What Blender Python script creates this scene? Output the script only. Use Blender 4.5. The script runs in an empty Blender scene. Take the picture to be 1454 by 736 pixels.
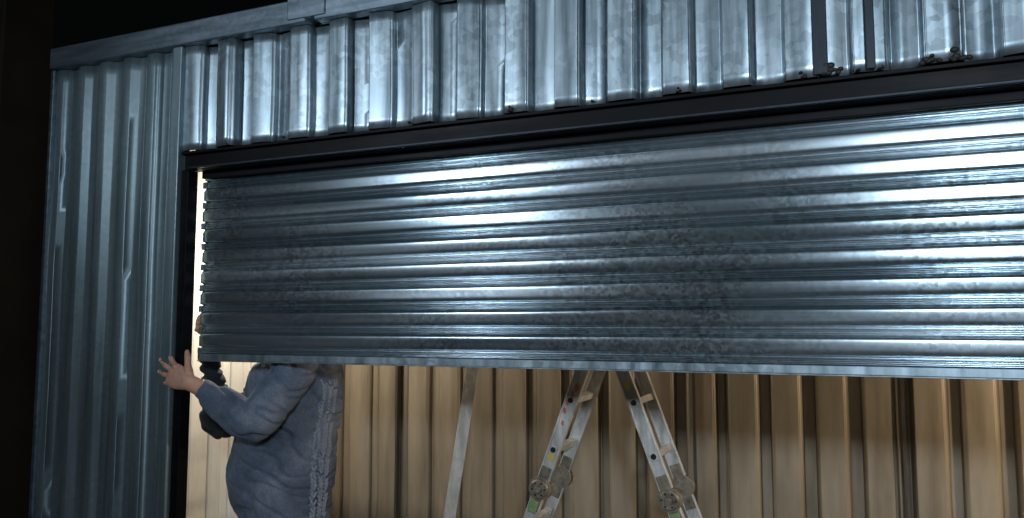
import bpy, bmesh, math, random
from mathutils import Vector, Matrix, noise
random.seed(7)
S = bpy.context.scene
COL = S.collection
R = math.radians

# ---------------------------------------------------------------- helpers
def link(o, parent=None):
    COL.objects.link(o)
    if parent: o.parent = parent
    return o

def empty(name):
    e = bpy.data.objects.new(name, None); e.empty_display_size = .2
    return link(e)

def mesh_obj(name, bm, mats, parent=None, smooth=False, bevel=0, recalc=True):
    if recalc: bmesh.ops.recalc_face_normals(bm, faces=bm.faces)
    me = bpy.data.meshes.new(name); bm.to_mesh(me); bm.free()
    for m in (mats if isinstance(mats, (list, tuple)) else [mats]): me.materials.append(m)
    if smooth: me.polygons.foreach_set('use_smooth', [True]*len(me.polygons))
    o = link(bpy.data.objects.new(name, me), parent)
    if bevel:
        b = o.modifiers.new('bev', 'BEVEL'); b.width = bevel; b.segments = 2; b.limit_method = 'ANGLE'
    return o

def add_box(bm, x0, x1, y0, y1, z0, z1, mi=0):
    v = [bm.verts.new((x, y, z)) for x in (x0, x1) for y in (y0, y1) for z in (z0, z1)]
    for f in ((0,1,3,2),(4,6,7,5),(0,4,5,1),(2,3,7,6),(0,2,6,4),(1,5,7,3)):
        bm.faces.new([v[i] for i in f]).material_index = mi

def box(name, x0, x1, y0, y1, z0, z1, mat, parent=None, bevel=.003):
    bm = bmesh.new(); add_box(bm, x0, x1, y0, y1, z0, z1)
    return mesh_obj(name, bm, mat, parent, bevel=bevel)

def add_beam(bm, p0, p1, side, w, d, mi=0):
    p0, p1 = Vector(p0), Vector(p1); ax = (p1-p0).normalized()
    s = Vector(side); s = (s-ax*s.dot(ax)).normalized(); t = ax.cross(s)
    v = [bm.verts.new(p + s*w/2*a + t*d/2*b) for p in (p0, p1) for a in (-1, 1) for b in (-1, 1)]
    for f in ((0,1,3,2),(4,6,7,5),(0,4,5,1),(2,3,7,6),(0,2,6,4),(1,5,7,3)):
        bm.faces.new([v[i] for i in f]).material_index = mi

def add_cyl(bm, p0, p1, r0, r1=None, seg=20, mi=0):
    if r1 is None: r1 = r0
    p0, p1 = Vector(p0), Vector(p1); ax = (p1-p0).normalized()
    s = ax.orthogonal().normalized(); t = ax.cross(s)
    a = [bm.verts.new(p0+(s*math.cos(2*math.pi*i/seg)+t*math.sin(2*math.pi*i/seg))*r0) for i in range(seg)]
    b = [bm.verts.new(p1+(s*math.cos(2*math.pi*i/seg)+t*math.sin(2*math.pi*i/seg))*r1) for i in range(seg)]
    for i in range(seg):
        bm.faces.new((a[i], a[(i+1)%seg], b[(i+1)%seg], b[i])).material_index = mi
    bm.faces.new(a[::-1]).material_index = mi; bm.faces.new(b).material_index = mi

def add_ball(bm, c, r, mi=0, sub=3):
    ret = bmesh.ops.create_icosphere(bm, subdivisions=sub, radius=1)
    for v in ret['verts']:
        v.co = Vector((v.co.x*r[0], v.co.y*r[1], v.co.z*r[2])) + Vector(c)
        for f in v.link_faces: f.material_index = mi

def add_loft(bm, pts, radii, side=None, seg=16, steps=5):
    P = [Vector(p) for p in pts]
    Rr = [Vector((r, r)) if isinstance(r, (int, float)) else Vector(r) for r in radii]
    n = len(P); C = []; Q = []
    def cr(A, i, u):
        a = A[max(i-1, 0)]; b = A[i]; c = A[i+1]; d = A[min(i+2, n-1)]
        return .5*((2*b)+(c-a)*u+(2*a-5*b+4*c-d)*u*u+(3*b-a-3*c+d)*u**3)
    for i in range(n-1):
        for k in range(steps):
            C.append(cr(P, i, k/steps)); Q.append(cr(Rr, i, k/steps))
    C.append(P[-1]); Q.append(Rr[-1])
    tans = [(C[min(i+1, len(C)-1)]-C[max(i-1, 0)]).normalized() for i in range(len(C))]
    s = Vector(side) if side else tans[0].orthogonal()
    full = []
    t0 = tans[0]; t1 = tans[-1]
    for a in (80, 60, 35):
        full.append((C[0]-t0*min(Q[0])*math.sin(R(a)), Q[0]*math.cos(R(a)), t0))
    for c, q, t in zip(C, Q, tans): full.append((c, q, t))
    for a in (35, 60, 80):
        full.append((C[-1]+t1*min(Q[-1])*math.sin(R(a)), Q[-1]*math.cos(R(a)), t1))
    rings = []
    for c, q, t in full:
        s = (s-t*s.dot(t)).normalized(); u = t.cross(s)
        rings.append([bm.verts.new(c+s*math.cos(2*math.pi*j/seg)*q[0]+u*math.sin(2*math.pi*j/seg)*q[1]) for j in range(seg)])
    for A, B in zip(rings, rings[1:]):
        for j in range(seg): bm.faces.new((A[j], A[(j+1)%seg], B[(j+1)%seg], B[j]))
    bm.faces.new(rings[0][::-1]); bm.faces.new(rings[-1])

def remesh(o, voxel, smooth_it=4, displace=None):
    m = o.modifiers.new('r', 'REMESH'); m.mode = 'VOXEL'; m.voxel_size = voxel; m.use_smooth_shade = True
    m = o.modifiers.new('s', 'SMOOTH'); m.iterations = smooth_it; m.factor = .5
    dg = bpy.context.evaluated_depsgraph_get(); dg.update()
    me = bpy.data.meshes.new_from_object(o.evaluated_get(dg))
    mats = [x for x in o.data.materials]
    o.modifiers.clear(); o.data = me
    if not me.materials:
        for x in mats: me.materials.append(x)
    if displace:
        bm = bmesh.new(); bm.from_mesh(me); bm.normal_update()
        mv = [(v, v.co+v.normal*displace(v.co)) for v in bm.verts]
        for v, c in mv: v.co = c
        bm.to_mesh(me); bm.free()
    me.polygons.foreach_set('use_smooth', [True]*len(me.polygons))
    return o

# ---------------------------------------------------------------- materials
def newmat(name):
    m = bpy.data.materials.new(name); m.use_nodes = True
    nt = m.node_tree; b = nt.nodes['Principled BSDF']
    return m, nt, b
def N(nt, t, **k):
    n = nt.nodes.new(t)
    for a, v in k.items(): setattr(n, a, v)
    return n
def coords(nt, scale=(1,1,1)):
    tc = N(nt, 'ShaderNodeTexCoord'); mp = N(nt, 'ShaderNodeMapping')
    mp.inputs['Scale'].default_value = scale
    nt.links.new(tc.outputs['Object'], mp.inputs['Vector']); return mp.outputs['Vector']
def noise_n(nt, vec, scale, detail=6, rough=.6):
    n = N(nt, 'ShaderNodeTexNoise'); n.inputs['Scale'].default_value = scale
    n.inputs['Detail'].default_value = detail; n.inputs['Roughness'].default_value = rough
    nt.links.new(vec, n.inputs['Vector']); return n.outputs['Fac']
def ramp(nt, fac, stops):
    r = N(nt, 'ShaderNodeValToRGB'); e = r.color_ramp.elements
    while len(e) < len(stops): e.new(.5)
    for i, (p, c) in enumerate(stops):
        e[i].position = p; e[i].color = (*c, 1) if len(c) == 3 else c
    nt.links.new(fac, r.inputs['Fac']); return r.outputs['Color']
def mapr(nt, fac, a, b, lo=0.3, hi=0.7):
    m = N(nt, 'ShaderNodeMapRange'); m.inputs[1].default_value = lo; m.inputs[2].default_value = hi
    m.inputs[3].default_value = a; m.inputs[4].default_value = b
    nt.links.new(fac, m.inputs[0]); return m.outputs[0]
def mixc(nt, fac, a, b, mode='MIX'):
    m = N(nt, 'ShaderNodeMix', data_type='RGBA', blend_type=mode)
    if isinstance(fac, (int, float)): m.inputs[0].default_value = fac
    else: nt.links.new(fac, m.inputs[0])
    for s, v in ((6, a), (7, b)):
        if isinstance(v, tuple): m.inputs[s].default_value = (*v, 1)
        else: nt.links.new(v, m.inputs[s])
    return m.outputs[2]
def bump(nt, b, fac, strength, dist=.01):
    n = N(nt, 'ShaderNodeBump'); n.inputs['Strength'].default_value = strength
    n.inputs['Distance'].default_value = dist
    nt.links.new(fac, n.inputs['Height']); nt.links.new(n.outputs['Normal'], b.inputs['Normal'])

def galv(name, stretch, c0, c1, rough=(.25, .42), metallic=.9, spang=45, dirt=.5, spv=.78, sscale=5, det=5):
    m, nt, b = newmat(name)
    v = coords(nt); vs = coords(nt, stretch)
    big = noise_n(nt, v, 1.7, 5); strk = noise_n(nt, vs, sscale, det, .55)
    vo = N(nt, 'ShaderNodeTexVoronoi'); vo.inputs['Scale'].default_value = spang
    nt.links.new(v, vo.inputs['Vector'])
    sx = N(nt, 'ShaderNodeSeparateColor'); nt.links.new(vo.outputs['Color'], sx.inputs[0])
    base = ramp(nt, strk, [(.3, c0), (.7, c1)])
    sp = ramp(nt, sx.outputs[0], [(0, (spv,spv,spv)), (1, (1,1,1))])
    base = mixc(nt, mapr(nt, big, 0, 1, .35, .6), base, mixc(nt, 1, base, sp, 'MULTIPLY'))
    dm = ramp(nt, big, [(.35, (.6,.61,.63)), (.6, (1,1,1))])
    base = mixc(nt, dirt, base, dm, 'MULTIPLY')
    nt.links.new(base, b.inputs['Base Color'])
    nt.links.new(mapr(nt, strk, rough[0], rough[1]), b.inputs['Roughness'])
    b.inputs['Metallic'].default_value = metallic
    return m

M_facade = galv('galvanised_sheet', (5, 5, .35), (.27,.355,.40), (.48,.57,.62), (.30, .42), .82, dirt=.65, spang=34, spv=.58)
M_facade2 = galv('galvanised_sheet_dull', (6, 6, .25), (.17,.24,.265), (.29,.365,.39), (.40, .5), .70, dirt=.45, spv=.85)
M_slat = galv('galvanised_slat', (.12, 1, 2.2), (.29,.375,.42), (.54,.62,.66), (.17, .27), .89, spang=75, dirt=.6, spv=.42, sscale=4, det=3)
M_rail = galv('galvanised_rail', (.5, 5, 5), (.15,.20,.23), (.26,.32,.37), (.36, .46), .8, dirt=.5)
M_alu = galv('aluminium', (6, 6, 1), (.50,.48,.43), (.82,.80,.75), (.3, .5), .3, spang=26, dirt=.9, spv=.7)

def paint(name, c0, c1, rough=(.4, .6), metallic=0, scale=4, stretch=(1,1,1), bmp=.1, spec=.5):
    m, nt, b = newmat(name)
    v = coords(nt, stretch); n = noise_n(nt, v, scale, 7, .65)
    nt.links.new(ramp(nt, n, [(.3, c0), (.7, c1)]), b.inputs['Base Color'])
    nt.links.new(mapr(nt, n, *rough), b.inputs['Roughness'])
    b.inputs['Metallic'].default_value = metallic; b.inputs['Specular IOR Level'].default_value = spec
    if bmp: bump(nt, b, noise_n(nt, v, scale*8, 4), bmp, .003)
    return m
M_black = paint('black_steel', (.0015,.0015,.002), (.005,.005,.006), (.40, .6), 0, 5, (.4, 3, 3), 0, .10)
M_shade_flange = paint('shade_strip_and_flange', (.012,.016,.022), (.03,.038,.048), (.4, .55), .5, 5, (3, 3, .5), 0, .3)  # dark blue for the painted valley shade strips and the lintel flange
M_dark = paint('dark_wall_paint', (.006,.004,.003), (.022,.013,.006), (.7, .9), 0, 2, spec=.2)
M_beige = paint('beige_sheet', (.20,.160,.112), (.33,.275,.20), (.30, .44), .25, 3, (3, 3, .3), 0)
M_beige_w = paint('beige_sheet_side', (.64,.61,.54), (.77,.74,.67), (.4, .55), .0, 3, (3, 3, .6), 0)  # bright light on this wall partly put into its lighter colour
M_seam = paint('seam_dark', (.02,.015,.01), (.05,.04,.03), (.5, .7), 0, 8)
M_concrete = paint('concrete', (.16,.15,.14), (.3,.28,.26), (.7, .9), 0, 3, bmp=.4)
M_asphalt = paint('packed_earth', (.07,.057,.044), (.14,.115,.09), (.75, .95), 0, 6, bmp=.8)
M_weld = paint('weld_burn', (.005,.005,.006), (.03,.025,.02), (.5, .8), .2, 60)
M_plastic = paint('hinge_grey', (.11,.09,.07), (.32,.27,.19), (.35, .55), .4, 25)
M_red = paint('paint_spot', (.45,.06,.03), (.5,.15,.1), (.5, .7), 0, 30)
M_yellow = paint('paint_spot_yellow', (.5,.36,.06), (.55,.42,.12), (.5, .7), 0, 30)
M_green = paint('green_plastic', (.10,.2,.06), (.25,.33,.15), (.4, .6), 0, 40)
M_hole = paint('hole_black', (.004,.004,.004), (.01,.01,.01), (.8, .9))
M_skin = paint('skin', (.44,.22,.145), (.58,.33,.23), (.42, .6), 0, 35, bmp=.25)
M_nail = paint('nail', (.62,.42,.35), (.7,.5,.42), (.3, .4), 0, 20)
M_hair = paint('hair', (.012,.009,.007), (.03,.022,.016), (.5, .7), 0, 60, bmp=.8)
M_eye = paint('eye_white', (.7,.68,.65), (.75,.73,.7), (.2, .3))
M_iris = paint('iris', (.03,.015,.008), (.05,.03,.015), (.2, .3))
M_lip = paint('lip', (.4,.17,.14), (.45,.2,.17), (.4, .5), 0, 30)
M_trouser = paint('trouser_dark', (.012,.013,.018), (.03,.032,.042), (.8, .95), 0, 12, bmp=.5)
M_shoe = paint('shoe', (.015,.012,.01), (.04,.03,.025), (.5, .7), 0, 12)
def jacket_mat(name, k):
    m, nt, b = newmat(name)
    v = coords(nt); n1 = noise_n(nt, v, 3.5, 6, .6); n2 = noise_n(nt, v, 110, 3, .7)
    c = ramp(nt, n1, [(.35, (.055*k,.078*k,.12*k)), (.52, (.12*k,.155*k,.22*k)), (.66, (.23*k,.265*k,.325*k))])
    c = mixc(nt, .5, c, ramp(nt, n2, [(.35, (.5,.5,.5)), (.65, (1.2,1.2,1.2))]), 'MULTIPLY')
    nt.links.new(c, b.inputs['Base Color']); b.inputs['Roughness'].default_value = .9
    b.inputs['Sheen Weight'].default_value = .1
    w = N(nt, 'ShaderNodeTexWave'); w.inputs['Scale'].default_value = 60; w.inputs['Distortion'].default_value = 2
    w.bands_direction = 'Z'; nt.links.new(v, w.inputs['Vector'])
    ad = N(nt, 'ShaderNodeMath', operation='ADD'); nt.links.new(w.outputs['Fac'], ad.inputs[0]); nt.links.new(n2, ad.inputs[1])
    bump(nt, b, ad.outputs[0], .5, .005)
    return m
M_jacket = jacket_mat('jacket_knit', .95); M_sleeve_shade = jacket_mat('jacket_shaded_sleeve', .1)  # far sleeve: same jacket, with its shade put into the colour
M_knit = paint('knit_cable', (.15,.18,.235), (.27,.30,.36), (.85, .95), 0, 30, bmp=.5)
def emis(name, c, s):
    m, nt, b = newmat(name); b.inputs['Base Color'].default_value = (*c, 1)
    b.inputs['Emission Color'].default_value = (*c, 1); b.inputs['Emission Strength'].default_value = s; return m
M_glow_cool = emis('lamp_glass_cool', (.75,.88,1), 10)
M_glow_warm = emis('lamp_glass_warm', (1,.82,.55), 10)

# ---------------------------------------------------------------- corrugated sheets
def corr(name, s0, s1, z0, z1, place, depth, period, mat, parent, nz=24, seed=0, dent=.004, ridge=.42, thick=.0015, slope=.10, crown=.0015, lean=0, xj=.8):
    rnd = random.Random(seed)
    prof = []; s = s0; sl = slope*period; c = .012*period
    while s < s1:
        j = rnd.uniform(-.005, .005); dd = depth*rnd.uniform(.85, 1.1); ln = rnd.uniform(-lean, lean); l2 = rnd.uniform(-lean, lean)
        a = ridge*period + j
        pts = [(0, 0), (c, 0), (a*.5, -crown+ln*.5), (a-c*1.5, ln), (a+c, .05*dd+ln), (a+sl-c, .95*dd), (a+sl+c*1.5, dd),
               ((a+sl+period-sl)/2, dd+crown+l2*.5), (period-sl-c*1.5, dd+l2), (period-sl+c, .95*dd+l2), (period-c, .05*dd)]
        prof += [(s+x, y) for x, y in pts if s+x <= s1]
        s += period + j*.5
    bm = bmesh.new(); rows = []
    for k in range(nz+1):
        z = z0+(z1-z0)*k/nz; row = []
        for (x, y) in prof:
            q = noise.noise(Vector((x*3.1+seed*7, z*1.6, seed)))*dent + noise.noise(Vector((x*9+seed, z*4, 3+seed)))*dent*.3
            e = noise.noise(Vector((x*2.2, z*2.1+5, seed+9)))*dent*xj
            row.append(bm.verts.new(place(x+e, y+q, z)))
        rows.append(row)
    for A, B in zip(rows, rows[1:]):
        for i in range(len(A)-1): bm.faces.new((A[i], A[i+1], B[i+1], B[i]))
    o = mesh_obj(name, bm, mat, parent, smooth=True)
    m = o.modifiers.new('es', 'EDGE_SPLIT'); m.split_angle = R(24)
    m = o.modifiers.new('so', 'SOLIDIFY'); m.thickness = thick; m.offset = 0
    return o

# ---------------------------------------------------------------- world + camera
w = bpy.data.worlds.new('World'); S.world = w; w.use_nodes = True
bg = w.node_tree.nodes['Background']
sky = w.node_tree.nodes.new('ShaderNodeTexSky'); sky.sky_type = 'NISHITA'; sky.sun_disc = False
sky.sun_elevation = R(2); sky.sun_rotation = R(200)
w.node_tree.links.new(sky.outputs[0], bg.inputs[0]); bg.inputs[1].default_value = .0018
S.view_settings.view_transform = 'Standard'; S.view_settings.look = 'None'; S.view_settings.exposure = 0

cam = bpy.data.cameras.new('camera'); co = link(bpy.data.objects.new('camera', cam))
cam.lens = 27.24; cam.sensor_width = 36; cam.clip_end = 2000
co.location = (0, 0, 1.6); co.rotation_euler = (R(94.9), 0, R(23)); S.camera = co

moon = bpy.data.lights.new('moon_sun', 'SUN'); moon.energy = .03; moon.angle = R(.5); moon.color = (.8,.88,1)
mo = link(bpy.data.objects.new('moon_sun', moon)); mo.rotation_euler = (R(55), 0, R(-20)); mo.location = (0, -5, 8)

# ---------------------------------------------------------------- ground
bm = bmesh.new(); g = 400
bm.faces.new([bm.verts.new(p) for p in ((-g,-g,0),(g,-g,0),(g,g,0),(-g,g,0))])
mesh_obj('ground', bm, M_asphalt)

# ---------------------------------------------------------------- building
B = empty('metal_warehouse')
XL, XR = -4.08, 2.6
YB = 5.2
front = lambda x, y, z: (x, 2.965+y, z)
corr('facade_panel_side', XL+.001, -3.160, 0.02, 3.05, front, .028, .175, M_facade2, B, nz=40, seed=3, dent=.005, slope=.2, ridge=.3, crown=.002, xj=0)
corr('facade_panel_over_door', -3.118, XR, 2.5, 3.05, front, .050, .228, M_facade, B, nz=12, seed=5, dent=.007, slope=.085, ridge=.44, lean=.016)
box('top_rail', XL-.02, -2.32, 2.925, 3.0, 3.052, 3.17, M_rail, B, .008)
box('top_rail_2', -2.27, XR, 2.925, 3.0, 3.052, 3.175, M_rail, B, .008)
box('rail_joint_plate', -2.42, -2.2, 2.915, 3.01, 3.068, 3.19, M_rail, B, .006)
box('rail_light_block', XL, XR, 3.036, 3.068, 2.96, 3.052, M_black, B, .002)  # unseen box added to stop interior light leaking behind the rail
box('corner_post', -3.176, -3.113, 2.940, 3.02, 0, 3.05, M_facade2, B, .006)
box('corner_post_left', XL-.03, XL, 2.945, 3.03, 0, 3.05, M_rail, B, .006)
box('door_jamb_left', -3.111, -3.062, 2.965, 3.03, 0, 2.398, M_black, B, .004)
box('door_jamb_right', 2.2, 2.3, 2.975, 3.03, 0, 2.398, M_black, B, .004)
box('door_lintel', -3.111, 2.3, 2.985, 3.05, 2.40, 2.497, M_black, B, .004)
box('lintel_flange_top', -3.111, 2.3, 2.958, 2.983, 2.478, 2.492, M_black, B, .002)
box('lintel_flange', -3.06, 2.2, 2.962, 2.983, 2.402, 2.412, M_shade_flange, B, .002)
box('lintel_inner_angle', -3.06, 2.2, 3.053, 3.075, 2.365, 2.43, M_black, B, .003)
box('leak_block_top', -3.11, 2.25, 3.06, 3.62, 2.60, 2.62, M_black, B)  # unseen plates added to stop interior light leaking over the drum
box('leak_block_back', -3.11, 2.25, 3.60, 3.62, 2.25, 2.598, M_black, B)
box('leak_block_seal', -3.11, 2.25, 3.053, 3.06, 2.5, 2.62, M_black, B)
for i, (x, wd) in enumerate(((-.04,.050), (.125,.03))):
    box('valley_shade_strip_%d' % i, x-wd/2, x+wd/2, 2.945, 2.956, 2.503, 3.05, M_shade_flange, B, .003)  # dark strips stand in for shade in the sheet valleys
bm = bmesh.new()
for x, r in ((-1.27,.018), (-.9,.009), (-2.45,.009), (-1.75,.008), (-.1,.014), (-.02,.026), (.02,.018), (.075,.010), (.16,.010), (.31,.022), (.33,.020), (.40,.028), (.42,.020), (-.55,.012), (-2.8,.007)):
    for k in range(6):
        a = random.uniform(0, 3.14); q = r*random.uniform(.2, 1.3)
        rr_ = r*random.uniform(.25, .6)
        add_ball(bm, (x+math.cos(a)*q, 2.953, 2.500+abs(math.sin(a))*q*1.2), (rr_, .010, rr_*.8), sub=2)
mesh_obj('weld_spots', bm, M_weld, B, smooth=True)
# interior
corr('back_wall', XL, XR, 0, 3.0, lambda x, y, z: (x, YB-y-.05, z), -.048, .262, M_beige, B, nz=10, seed=11, dent=.003, ridge=.56, slope=.11, lean=.006)
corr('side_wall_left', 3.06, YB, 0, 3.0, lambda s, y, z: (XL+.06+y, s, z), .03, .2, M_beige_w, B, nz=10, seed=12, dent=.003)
corr('side_wall_right', 3.06, YB, 0, 3.0, lambda s, y, z: (XR-y, s, z), .03, .26, M_beige, B, nz=6, seed=13, dent=.003)
box('outer_back', XL-.03, XR+.03, YB+.02, YB+.05, 0, 3.05, M_facade, B)
box('outer_side_left', XL-.03, XL, 3.032, YB+.018, 0, 3.05, M_facade, B)
box('outer_side_right', XR+.002, XR+.03, 3.032, YB+.018, 0, 3.05, M_facade, B)
box('facade_right', 2.3, XR, 3.0, 3.03, 0, 2.497, M_facade, B)
box('roof', XL-.03, XR+.03, 3.005, YB+.08, 3.055, 3.12, M_dark, B)
box('ceiling', XL+.01, XR-.01, 3.07, YB-.01, 3.01, 3.04, M_beige, B)
box('floor_slab', XL+.01, XR-.01, 3.035, YB, .004, .02, M_concrete, B)
for i, x in enumerate((-3.13, -.90, .31)):
    box('wall_seam_%d' % i, x-.008, x+.008, YB-.07, YB-.03, .02, 3.0, M_seam, B, .001)

D = empty('neighbouring_wall')
box('wall_face', -9.5, XL-.09, 2.7, 3.0, 0, 4.2, M_dark, D, .01)
box('wall_pier', XL-.42, XL-.28, 2.62, 2.698, 0, 4.2, M_dark, D, .01)

# ---------------------------------------------------------------- rolling shutter
SH = empty('rolling_shutter')
Y0, Z0, P = 3.10, 1.452, .1085
L1 = .885; RR = .20
def spath(s, off):
    if s < L1: return Y0-off, Z0+s
    th = (s-L1)/RR
    return Y0+RR*(1-math.cos(th))-math.cos(th)*off, Z0+L1+RR*math.sin(th)+math.sin(th)*off
prof = []
for k in range(29):
    t = k/28; q = abs(2*t-1)
    prof.append((.32+.70*t, -.004+.0150*(1-q**7)-.0005*q*q))
low = [(-.01, -.007), (.018, .001), (.05, .0075), (.075, .0085), (.10, .004), (.125, -.003), (.145, .002), (.175, .0085), (.205, .0075), (.235, .0), (.26, -.005), (.30, -.005)]
prof = low+prof
bm = bmesh.new(); be = bmesh.new()
XS0, XS1, NX = -3.072, 2.16, 40
for i in range(12):
    xl = XS0+random.uniform(-.004, .004)
    ty = random.uniform(-.0006, .0006); amp = random.uniform(.92, 1.08); tilt = random.uniform(-.005, .005)
    rows = []
    for (t, off) in prof:
        row = []
        for c in range(NX+1):
            x = xl+(XS1-xl)*c/NX
            wob = noise.noise(Vector((x*.6, (i+t)*.5, 0)))*.003
            tw = tilt + noise.noise(Vector((x*.8, i*2.3, 6)))*.0070
            s = (i+t)*P + noise.noise(Vector((x*.7, (i+t)*.35, 8)))*.0025
            env = 1-abs(2*t-1)**2
            y, z = spath(s, off*amp+(ty+tw*(t-.5))*env*1.6+wob)
            row.append(bm.verts.new((x, y, z)))
        rows.append(row)
    for A, C in zip(rows, rows[1:]):
        for c in range(NX): bm.faces.new((A[c], A[c+1], C[c+1], C[c]))
    if i < 9:
        y, z = spath((i+.15)*P, 0)
        add_box(be, xl-.016, xl+.012, y-.012, y+.012, z-.016, z+.017)
        y, z = spath((i+.62)*P, 0)
        add_box(be, xl-.007, xl+.004, y-.013, y+.006, z-.026, z+.026)
so = mesh_obj('slats', bm, M_slat, SH, smooth=True)
mesh_obj('end_locks', be, M_rail, SH, bevel=.003)
bm = bmesh.new(); add_cyl(bm, (-3.1, Y0+RR, Z0+L1), (2.2, Y0+RR, Z0+L1), .17, seg=32)
mesh_obj('drum', bm, M_black, SH)
bm = bmesh.new()
add_box(bm, XS0-.002, XS1, Y0-.010, Y0+.010, Z0-.030, Z0+.001)
add_box(bm, XS0-.002, XS1, Y0-.024, Y0+.022, Z0-.036, Z0-.0305)
mesh_obj('bottom_bar', bm, M_facade, SH, bevel=.0015)

# ---------------------------------------------------------------- ladder (hinged, multi-purpose)
LD = empty('folding_ladder')
YN, YF = 3.858, 4.195
apex = (-1.135, 1.66); hl = (-1.475, .755); hr = (-.800, .755); fl = (-1.745, .03); fr = (-.520, .03)
rails = bmesh.new(); rungs = bmesh.new(); hinges = bmesh.new(); holes = bmesh.new(); knobs = bmesh.new()
def sect(a, b, n, w0, off, trim):
    a = Vector((a[0], 0, a[1])); b = Vector((b[0], 0, b[1])); d = (b-a).normalized()
    a2 = a+d*trim; b2 = b-d*.05
    for Y in (YN+off, YF-off):
        add_beam(rails, (a2.x, Y, a2.z), (b2.x, Y, b2.z), (0,1,0), .024, w0)
        nrm = d.cross(Vector((0,1,0)))
        for sgn in (-1, 1):
            o_ = nrm*sgn*(w0/2-.006)
            for ys in (-1, 1):
                add_beam(rails, (a2.x+o_.x, Y+ys*.0145, a2.z+o_.z), (b2.x+o_.x, Y+ys*.0145, b2.z+o_.z), (0,1,0), .005, .010)
    for k in range(n):
        p = a+d*(.20+.275*k)
        add_beam(rungs, (p.x, YN+off+.013, p.z), (p.x, YF-off-.013, p.z), (d.x, 0, d.z), .034, .034)
        for Y, sg in ((YN+off, -1), (YF-off, 1)):
            add_beam(rungs, (p.x, Y+sg*.0125, p.z), (p.x, Y+sg*.0185, p.z), (d.x, 0, d.z), .042, .042)
            add_cyl(holes, (p.x, Y+sg*.0165, p.z), (p.x, Y+sg*.0215, p.z), .0145, seg=14)
for (a, h, f_) in ((apex, hl, fl), (apex, hr, fr)):
    sect(a, h, 3, .068, 0, .05); sect(h, f_, 2, .068, .001, .05)
for (hx, hz) in (hl, hr, apex):
    for Y, sg in ((YN, -1), (YF, 1)):
        add_cyl(hinges, (hx, Y-.022, hz), (hx, Y+.022, hz), .060, seg=32)
        add_cyl(hinges, (hx, Y+sg*.022, hz), (hx, Y+sg*.036, hz), .052, .045, seg=32)
        add_cyl(knobs, (hx, Y+sg*.036, hz), (hx, Y+sg*.056, hz), .020, .016, seg=16)
        for q in range(6):
            a_ = q*math.pi/3
            add_cyl(holes, (hx+.034*math.cos(a_), Y+sg*.034, hz+.034*math.sin(a_)), (hx+.034*math.cos(a_), Y+sg*.0395, hz+.034*math.sin(a_)), .005, seg=8)
for (a, b) in ((hl, fl), (hr, fr), (hl, apex), (hr, apex)):
    d = Vector((b[0]-a[0], 0, b[1]-a[1])).normalized()
    for Y in (YN, YF):
        add_beam(hinges, (a[0], Y, a[1]), (a[0]+d.x*.12, Y, a[1]+d.z*.12), (0,1,0), .036, .058)
mesh_obj('rails', rails, M_alu, LD, bevel=.0012)
mesh_obj('rungs', rungs, M_alu, LD, bevel=.002)
mesh_obj('hinges', hinges, M_plastic, LD, bevel=.002)
mesh_obj('hinge_knobs', knobs, M_plastic, LD, bevel=.002)
mesh_obj('rung_holes', holes, M_hole, LD)
bm = bmesh.new()
for x in (fl[0], fr[0]):
    for Y in (YN, YF): add_box(bm, x-.045, x+.045, Y-.02, Y+.02, .02, .075)
mesh_obj('rubber_feet', bm, M_hole, LD, bevel=.006)
bm = bmesh.new(); by = bmesh.new()
dl = Vector((hl[0]-apex[0], 0, hl[1]-apex[1])); dr_ = Vector((hr[0]-apex[0], 0, hr[1]-apex[1]))
for t_, r in ((.42,.014), (.50,.012), (.47,.010), (.62,.009), (.55,.010), (.45,.008)):
    add_ball(bm, (apex[0]+dl.x*t_+random.uniform(-.014,.014), YN-.016, apex[1]+dl.z*t_), (r*.8, .004, r*1.6), sub=2)
mesh_obj('paint_splashes', bm, M_red, LD, smooth=True)
for (dd_, t0_, t1_) in ((dl, .80, .84), (dr_, .38, .42)):
    add_beam(by, (apex[0]+dd_.x*t0_, YN-.0135, apex[1]+dd_.z*t0_), (apex[0]+dd_.x*t1_, YN-.0135, apex[1]+dd_.z*t1_), (0,1,0), .004, .034)
mesh_obj('stickers', by, M_yellow, LD)
bm = bmesh.new()
for (h, f_) in ((hl, fl), (hr, fr)):
    d = Vector((f_[0]-h[0], 0, f_[1]-h[1])).normalized()
    add_beam(bm, (h[0]+d.x*.065, YN-.025, h[1]+d.z*.065), (h[0]+d.x*.13, YN-.025, h[1]+d.z*.13), (0,1,0), .010, .045)
mesh_obj('release_levers', bm, M_green, LD, bevel=.004)

PR = empty('aluminium_prop')
bm = bmesh.new()
add_beam(bm, (-2.305, 4.3, .02), (-1.80, 4.3, 3.008), (.92, .39, 0), .066, .03)
add_beam(bm, (-2.305-.028, 4.3-.026, .02), (-1.80-.028, 4.3-.026, 3.008), (.92, .39, 0), .010, .03)
mesh_obj('profile', bm, M_alu, PR, bevel=.002)

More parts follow.
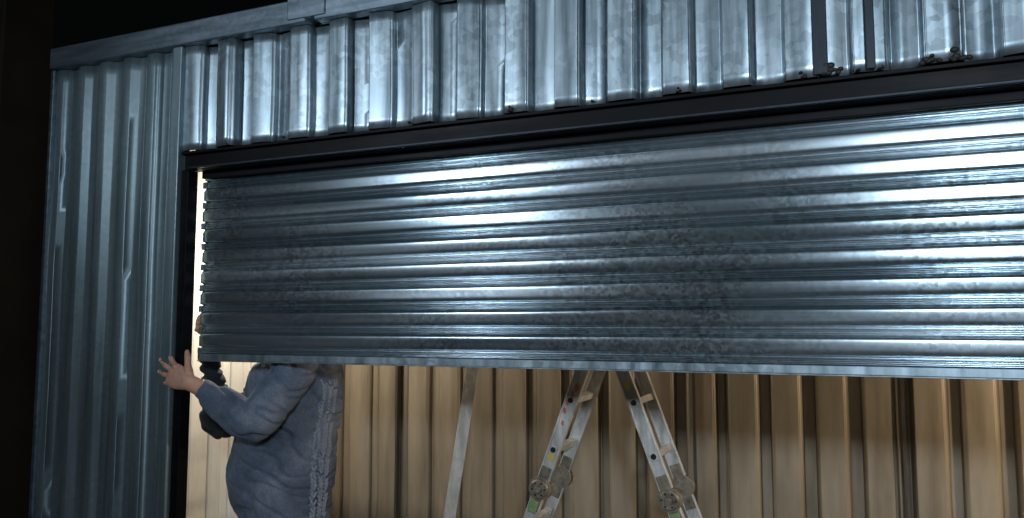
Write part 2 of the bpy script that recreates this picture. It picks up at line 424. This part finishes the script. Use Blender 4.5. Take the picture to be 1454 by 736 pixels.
# ---------------------------------------------------------------- lamps (unseen; fixtures added where highlights and glow suggest)
def flood(loc, target, power, size, spread, color=(.74,.87,1)):
    e = empty('flood_light'); L = Vector(loc); T = Vector(target); d = (T-L).normalized()
    q = d.to_track_quat('-Z', 'Y')
    bm = bmesh.new(); add_box(bm, -size*.62, size*.62, -size*.5, size*.5, .02, .12)
    add_box(bm, -size*.1, size*.1, -size*.1, size*.1, .12, .18)
    h = mesh_obj('housing', bm, M_black, e, bevel=.01); h.rotation_euler = q.to_euler(); h.location = L
    bm = bmesh.new(); add_box(bm, -size*.5, size*.5, -size*.4, size*.4, .012, .019)
    h = mesh_obj('glass', bm, M_glow_cool, e); h.rotation_euler = q.to_euler(); h.location = L
    bm = bmesh.new(); b_ = L-d*.15
    add_cyl(bm, (b_.x, b_.y, 0), (b_.x, b_.y, b_.z), .04, .03)
    add_cyl(bm, (b_.x, b_.y, 0), (b_.x, b_.y, .03), .22, .2)
    mesh_obj('pole', bm, M_black, e)
    ld = bpy.data.lights.new('flood', 'AREA'); ld.shape = 'RECTANGLE'; ld.size = size; ld.size_y = size*.7
    ld.energy = power; ld.color = color; ld.spread = R(spread)
    lo = link(bpy.data.objects.new('emitter', ld), e); lo.location = L; lo.rotation_euler = q.to_euler()
flood((-4.1, -2.3, 3.3), (-1.3, 3, 3.35), 20, .4, 62)
flood((1.3, -2.4, 2.9), (-.2, 3, 2.1), 105, .6, 130)
def bulb(loc, power, color=(1,.83,.62), rad=.04):
    e = empty('work_lamp'); x, y, z = loc
    bm = bmesh.new(); add_cyl(bm, (x, y, z+.10), (x, y, 3.01), .006, seg=8)
    add_cyl(bm, (x, y, z+.05), (x, y, z+.11), .022, .02)
    add_cyl(bm, (x, y, z+.03), (x, y, z+.06), .10, .03, seg=24)
    mesh_obj('cord_and_shade', bm, M_black, e)
    bm = bmesh.new(); add_ball(bm, (x, y, z+.01), (.03, .03, .036)); mesh_obj('bulb_glass', bm, M_glow_warm, e, smooth=True)
    ld = bpy.data.lights.new('bulb', 'POINT'); ld.energy = power; ld.color = color; ld.shadow_soft_size = rad
    lo = link(bpy.data.objects.new('emitter', ld), e); lo.location = (x, y, z-.08)
bulb((2.2, 4.2, 1.8), 140)
bulb((-3.35, 4.1, 2.15), 66, (1, .91, .78))  # unseen lamp added to brighten the strip beside the shutter

# ---------------------------------------------------------------- man
MAN = empty('man')
C = Vector((-2.79, 3.50, 0)); F = Vector((-.94, -.34, 0)).normalized(); Lf = Vector((.34, -.94, 0)).normalized()
def bp(f, l, z): return C+F*f+Lf*l+Vector((0, 0, z))
bm = bmesh.new()
secs = [(.56, .0, .24, .225), (.64, .02, .255, .25), (.78, .055, .27, .285), (.92, .04, .265, .27), (1.08, .01, .27, .255),
        (1.26, -.01, .285, .255), (1.38, -.02, .275, .225), (1.45, -.01, .22, .16), (1.49, .01, .13, .11), (1.51, .02, .088, .088)]
add_loft(bm, [bp(f, 0, z) for z, f, a, b in secs], [(a, b) for z, f, a, b in secs], side=Lf, seg=28)
shL = Vector((-2.61, 3.27, 1.37)); elL = Vector((-2.72, 3.10, 1.12)); wrL = Vector((-2.945, 3.01, 1.275))
add_loft(bm, [bp(0,.10,1.35), shL, (shL+elL)/2+Vector((.02,-.01,0)), elL, (elL+wrL)/2+Vector((0,0,-.012)), wrL],
         [.10, .116, .100, .094, .080, .052], seg=20)
jk = mesh_obj('jacket', bm, M_jacket, MAN)
def wr(p):
    k = noise.noise(Vector((p.x*4, p.y*4, p.z*4)))*.6
    d = noise.noise(Vector((p.x*6, p.y*6, p.z*7)))*.012 - max(0, .22-abs(noise.noise(Vector((p.x*5+3, p.y*5, p.z*13+p.x*8+k)))))*.095 + noise.noise(p*30)*.002
    return d+.008
remesh(jk, .0085, 5, wr)
bm = bmesh.new()
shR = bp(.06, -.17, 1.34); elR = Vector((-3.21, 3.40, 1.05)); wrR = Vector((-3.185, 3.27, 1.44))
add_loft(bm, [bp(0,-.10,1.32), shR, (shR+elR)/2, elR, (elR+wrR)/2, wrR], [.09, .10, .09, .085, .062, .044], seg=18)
remesh(mesh_obj('sleeve_far', bm, M_sleeve_shade, MAN), .008, 5, wr)
bm = bmesh.new()
dL = (wrL-(elL+wrL)/2).normalized()
add_loft(bm, [wrL-dL*.012, wrL+dL*.018], [.054, .050], seg=20, steps=3)
add_loft(bm, [bp(.02,0,1.49), bp(.03,0,1.52)], [.085, .08], seg=20, steps=3)
remesh(mesh_obj('cuff_and_collar', bm, M_jacket, MAN), .006, 3)
bm = bmesh.new()
for band, l0 in enumerate((.085, .125, .165)):
    for k in range(37):
        z = .60+k*.0195
        for (s0_, s1_) in zip(secs, secs[1:]):
            if s0_[0] <= z <= s1_[0]:
                u = (z-s0_[0])/(s1_[0]-s0_[0]); f = s0_[1]+(s1_[1]-s0_[1])*u
                a = s0_[2]+(s1_[2]-s0_[2])*u; b = s0_[3]+(s1_[3]-s0_[3])*u
        for sg in (-1, 1):
            l = l0+sg*.007
            fb = f-b*math.sqrt(max(0, 1-(l/a)**2))
            c = bp(fb, l, z); nn = (c-bp(f,0,z)); nn.z = 0; nn.normalize()
            c = c+nn*(wr(c)-.004)
            tt = Vector((0,0,1)).cross(nn)
            add_loft(bm, [c+tt*sg*.006+Vector((0,0,-.009)), c-tt*sg*.004+Vector((0,0,.009))], [.007, .007], seg=8, steps=2)
mesh_obj('cable_knit', bm, M_knit, MAN, smooth=True)
bm = bmesh.new()
add_loft(bm, [bp(.0,0,.62), bp(.0,0,.80), bp(0,0,.93)], [(.175,.14), (.185,.15), (.175,.14)], side=Lf, seg=24)
for sg, ff in ((1, -.05), (-1, .10)):
    add_loft(bm, [bp(0, sg*.09, .80), bp(ff*.4, sg*.10, .62), bp(ff+.03, sg*.11, .46), bp(ff, sg*.115, .25), bp(ff-.01, sg*.115, .10)],
             [.11, .10, .078, .066, .06], seg=18)
remesh(mesh_obj('trousers', bm, M_trouser, MAN), .010, 5, lambda p: noise.noise(p*14)*.008)
bm = bmesh.new()
for sg, ff in ((1, -.05), (-1, .10)):
    add_loft(bm, [bp(ff-.05, sg*.115, .068), bp(ff+.05, sg*.117, .064), bp(ff+.15, sg*.12, .056), bp(ff+.19, sg*.12, .052)],
             [(.036,.044), (.042,.042), (.045,.034), (.034,.028)], side=Lf, seg=18)
    add_loft(bm, [bp(ff-.03, sg*.115, .08), bp(ff-.02, sg*.115, .14)], [.046, .046], seg=16)
remesh(mesh_obj('shoes', bm, M_shoe, MAN), .006, 3)
# head
hc = bp(.085, 0, 1.685)
def hp(f, l, z): return hc+F*f+Lf*l+Vector((0,0,z))
bm = bmesh.new()
add_loft(bm, [bp(.02,0,1.46), bp(.04,0,1.55), bp(.06,0,1.63)], [.062, .057, .06], seg=20)
add_loft(bm, [hp(.045,0,-.105), hp(.03,0,-.07), hp(.012,0,-.01), hp(0,0,.05), hp(-.003,0,.085), hp(-.003,0,.10)],
         [(.035,.04), (.058,.07), (.072,.092), (.074,.095), (.058,.075), (.03,.045)], side=Lf, seg=28)
add_loft(bm, [hp(.098,0,.022), hp(.108,0,0), hp(.122,0,-.022)], [.008, .010, .014], seg=10)
for sg in (-1, 1):
    add_loft(bm, [hp(.108, sg*.010, -.026), hp(.100, sg*.014, -.026)], [.008, .006], seg=8)
    add_loft(bm, [hp(.092, sg*.018, .030), hp(.080, sg*.045, .030)], [.009, .008], seg=8)
    add_loft(bm, [hp(-.008, sg*.075, .022), hp(-.016, sg*.082, 0), hp(-.006, sg*.076, -.024)], [(.006,.014), (.007,.017), (.006,.010)], side=Lf, seg=10)
add_loft(bm, [hp(.082,-.020,-.093), hp(.088,0,-.095), hp(.082,.020,-.093)], [.014, .017, .014], seg=10)
remesh(mesh_obj('head', bm, M_skin, MAN), .0045, 3)
bm = bmesh.new()
add_loft(bm, [hp(.100,-.024,-.052), hp(.108,0,-.050), hp(.100,.024,-.052)], [.004, .006, .004], seg=10)
add_loft(bm, [hp(.098,-.022,-.060), hp(.106,0,-.061), hp(.098,.022,-.060)], [.004, .007, .004], seg=10)
mesh_obj('lips', bm, M_lip, MAN, smooth=True)
bm = bmesh.new(); bi = bmesh.new()
for sg in (-1, 1):
    add_ball(bm, hp(.080, sg*.031, .008), (.0125,)*3); add_ball(bi, hp(.0895, sg*.031, .008), (.0055,)*3)
mesh_obj('eyes', bm, M_eye, MAN, smooth=True); mesh_obj('irises', bi, M_iris, MAN, smooth=True)
bm = bmesh.new()
add_loft(bm, [hp(-.045,0,-.045), hp(-.028,0,0), hp(-.020,0,.05), hp(-.010,0,.092), hp(-.006,0,.112)],
         [(.055,.05), (.074,.072), (.080,.092), (.066,.086), (.032,.045)], side=Lf, seg=24)
for sg in (-1, 1): add_loft(bm, [hp(.088, sg*.018, .037), hp(.082, sg*.045, .036)], [.004, .003], seg=8)
remesh(mesh_obj('hair', bm, M_hair, MAN), .005, 2, lambda p: noise.noise(p*70)*.004)

def hand(name, W, Dv, Nb, left, sc, curls, spread, thumb_a=42, arm=None):
    W = Vector(W); Dv = Vector(Dv).normalized(); Nb = Vector(Nb); Nb = (Nb-Dv*Nb.dot(Dv)).normalized()
    T = Dv.cross(Nb) if left else Nb.cross(Dv)
    def lp(d, t, n): return W+(Dv*d+T*t+Nb*n)*sc
    bm = bmesh.new(); nb = bmesh.new()
    pts = [lp(0,0,0), lp(.03,.0,.002), lp(.06,0,.003), lp(.088,0,.0)]
    if arm is not None: pts = [Vector(arm)]+pts
    rad = [(.028*sc,.021*sc), (.036*sc,.019*sc), (.043*sc,.016*sc), (.041*sc,.0125*sc)]
    if arm is not None: rad = [(.030*sc,.026*sc)]+rad
    add_loft(bm, pts, rad, side=T, seg=22)
    fing = [(.031, .074, .0098), (.0105, .084, .0100), (-.0105, .078, .0095), (-.030, .061, .0085)]
    for k, (t, ln, r) in enumerate(fing):
        a = R(spread[k]); base = lp(.085-abs(t-.005)*.22, t, 0)
        d = (Dv*math.cos(a)+T*math.sin(a)).normalized(); n = Nb.copy()
        pts = [base-d*.03*sc, base]; rads = [r*.9*sc, r*1.08*sc]; p = base
        for seg_, fr_, c in ((0, .46, curls[k][0]), (1, .30, curls[k][1]), (2, .24, curls[k][2])):
            q = Matrix.Rotation(R(c), 3, d.cross(n))
            d2 = q @ d
            if d2.dot(n) > d.dot(n)+1e-6 and c > 0: q = Matrix.Rotation(R(-c), 3, d.cross(n)); d2 = q @ d
            n = (q @ n); d = d2
            pn = p+d*ln*fr_*sc
            pts.append((p+pn)/2); rads.append(r*(.93-.10*seg_)*sc)
            pts.append(pn); rads.append(r*(1.0-.11*seg_-(.08 if seg_ == 2 else 0))*sc)
            p = pn
        add_loft(bm, pts, rads, seg=12, steps=3)
        c_ = p-d*.004*sc+n*r*.62*sc
        rot = Matrix((d, d.cross(n), n)).transposed()
        ret = bmesh.ops.create_icosphere(nb, subdivisions=2, radius=1)
        for v in ret['verts']: v.co = c_+rot @ Vector((v.co.x*.0062*sc, v.co.y*r*.62*sc, v.co.z*.0022*sc))
        add_ball(bm, base+Nb*.005*sc, (.0095*sc,)*3, sub=2)
    a = R(thumb_a); d = (Dv*math.cos(a)+T*math.sin(a)-Nb*.25).normalized()
    b0 = lp(.012, .016, -.004); b1 = lp(.030, .036, -.006); b2 = b1+d*.036*sc
    d2 = (d+Dv*.25-Nb*.1).normalized(); b3 = b2+d2*.030*sc
    add_loft(bm, [b0, b1, (b1+b2)/2, b2, (b2+b3)/2, b3], [.015*sc, .0155*sc, .0118*sc, .0118*sc, .0108*sc, .0082*sc], seg=12, steps=3)
    o = mesh_obj(name, bm, M_skin, MAN); remesh(o, .0026, 3)
    mesh_obj(name+'_nails', nb, M_nail, MAN, smooth=True)
hand('hand_left', (-2.985, 2.950, 1.315), (-.90, -.07, .33), (-.05, -1, 0), True, 1.45,
     [(10,10,8), (6,10,8), (6,12,10), (10,14,10)], [24, 8, -7, -22], 56, arm=wrL)
hand('hand_right', (-3.165, 3.235, 1.57), (.24, -.86, .42), (-1, -.2, 0), False, 1.2,
     [(35,60,35), (35,60,35), (35,60,35), (38,60,35)], [5, 2, -2, -6], 40, arm=wrR)
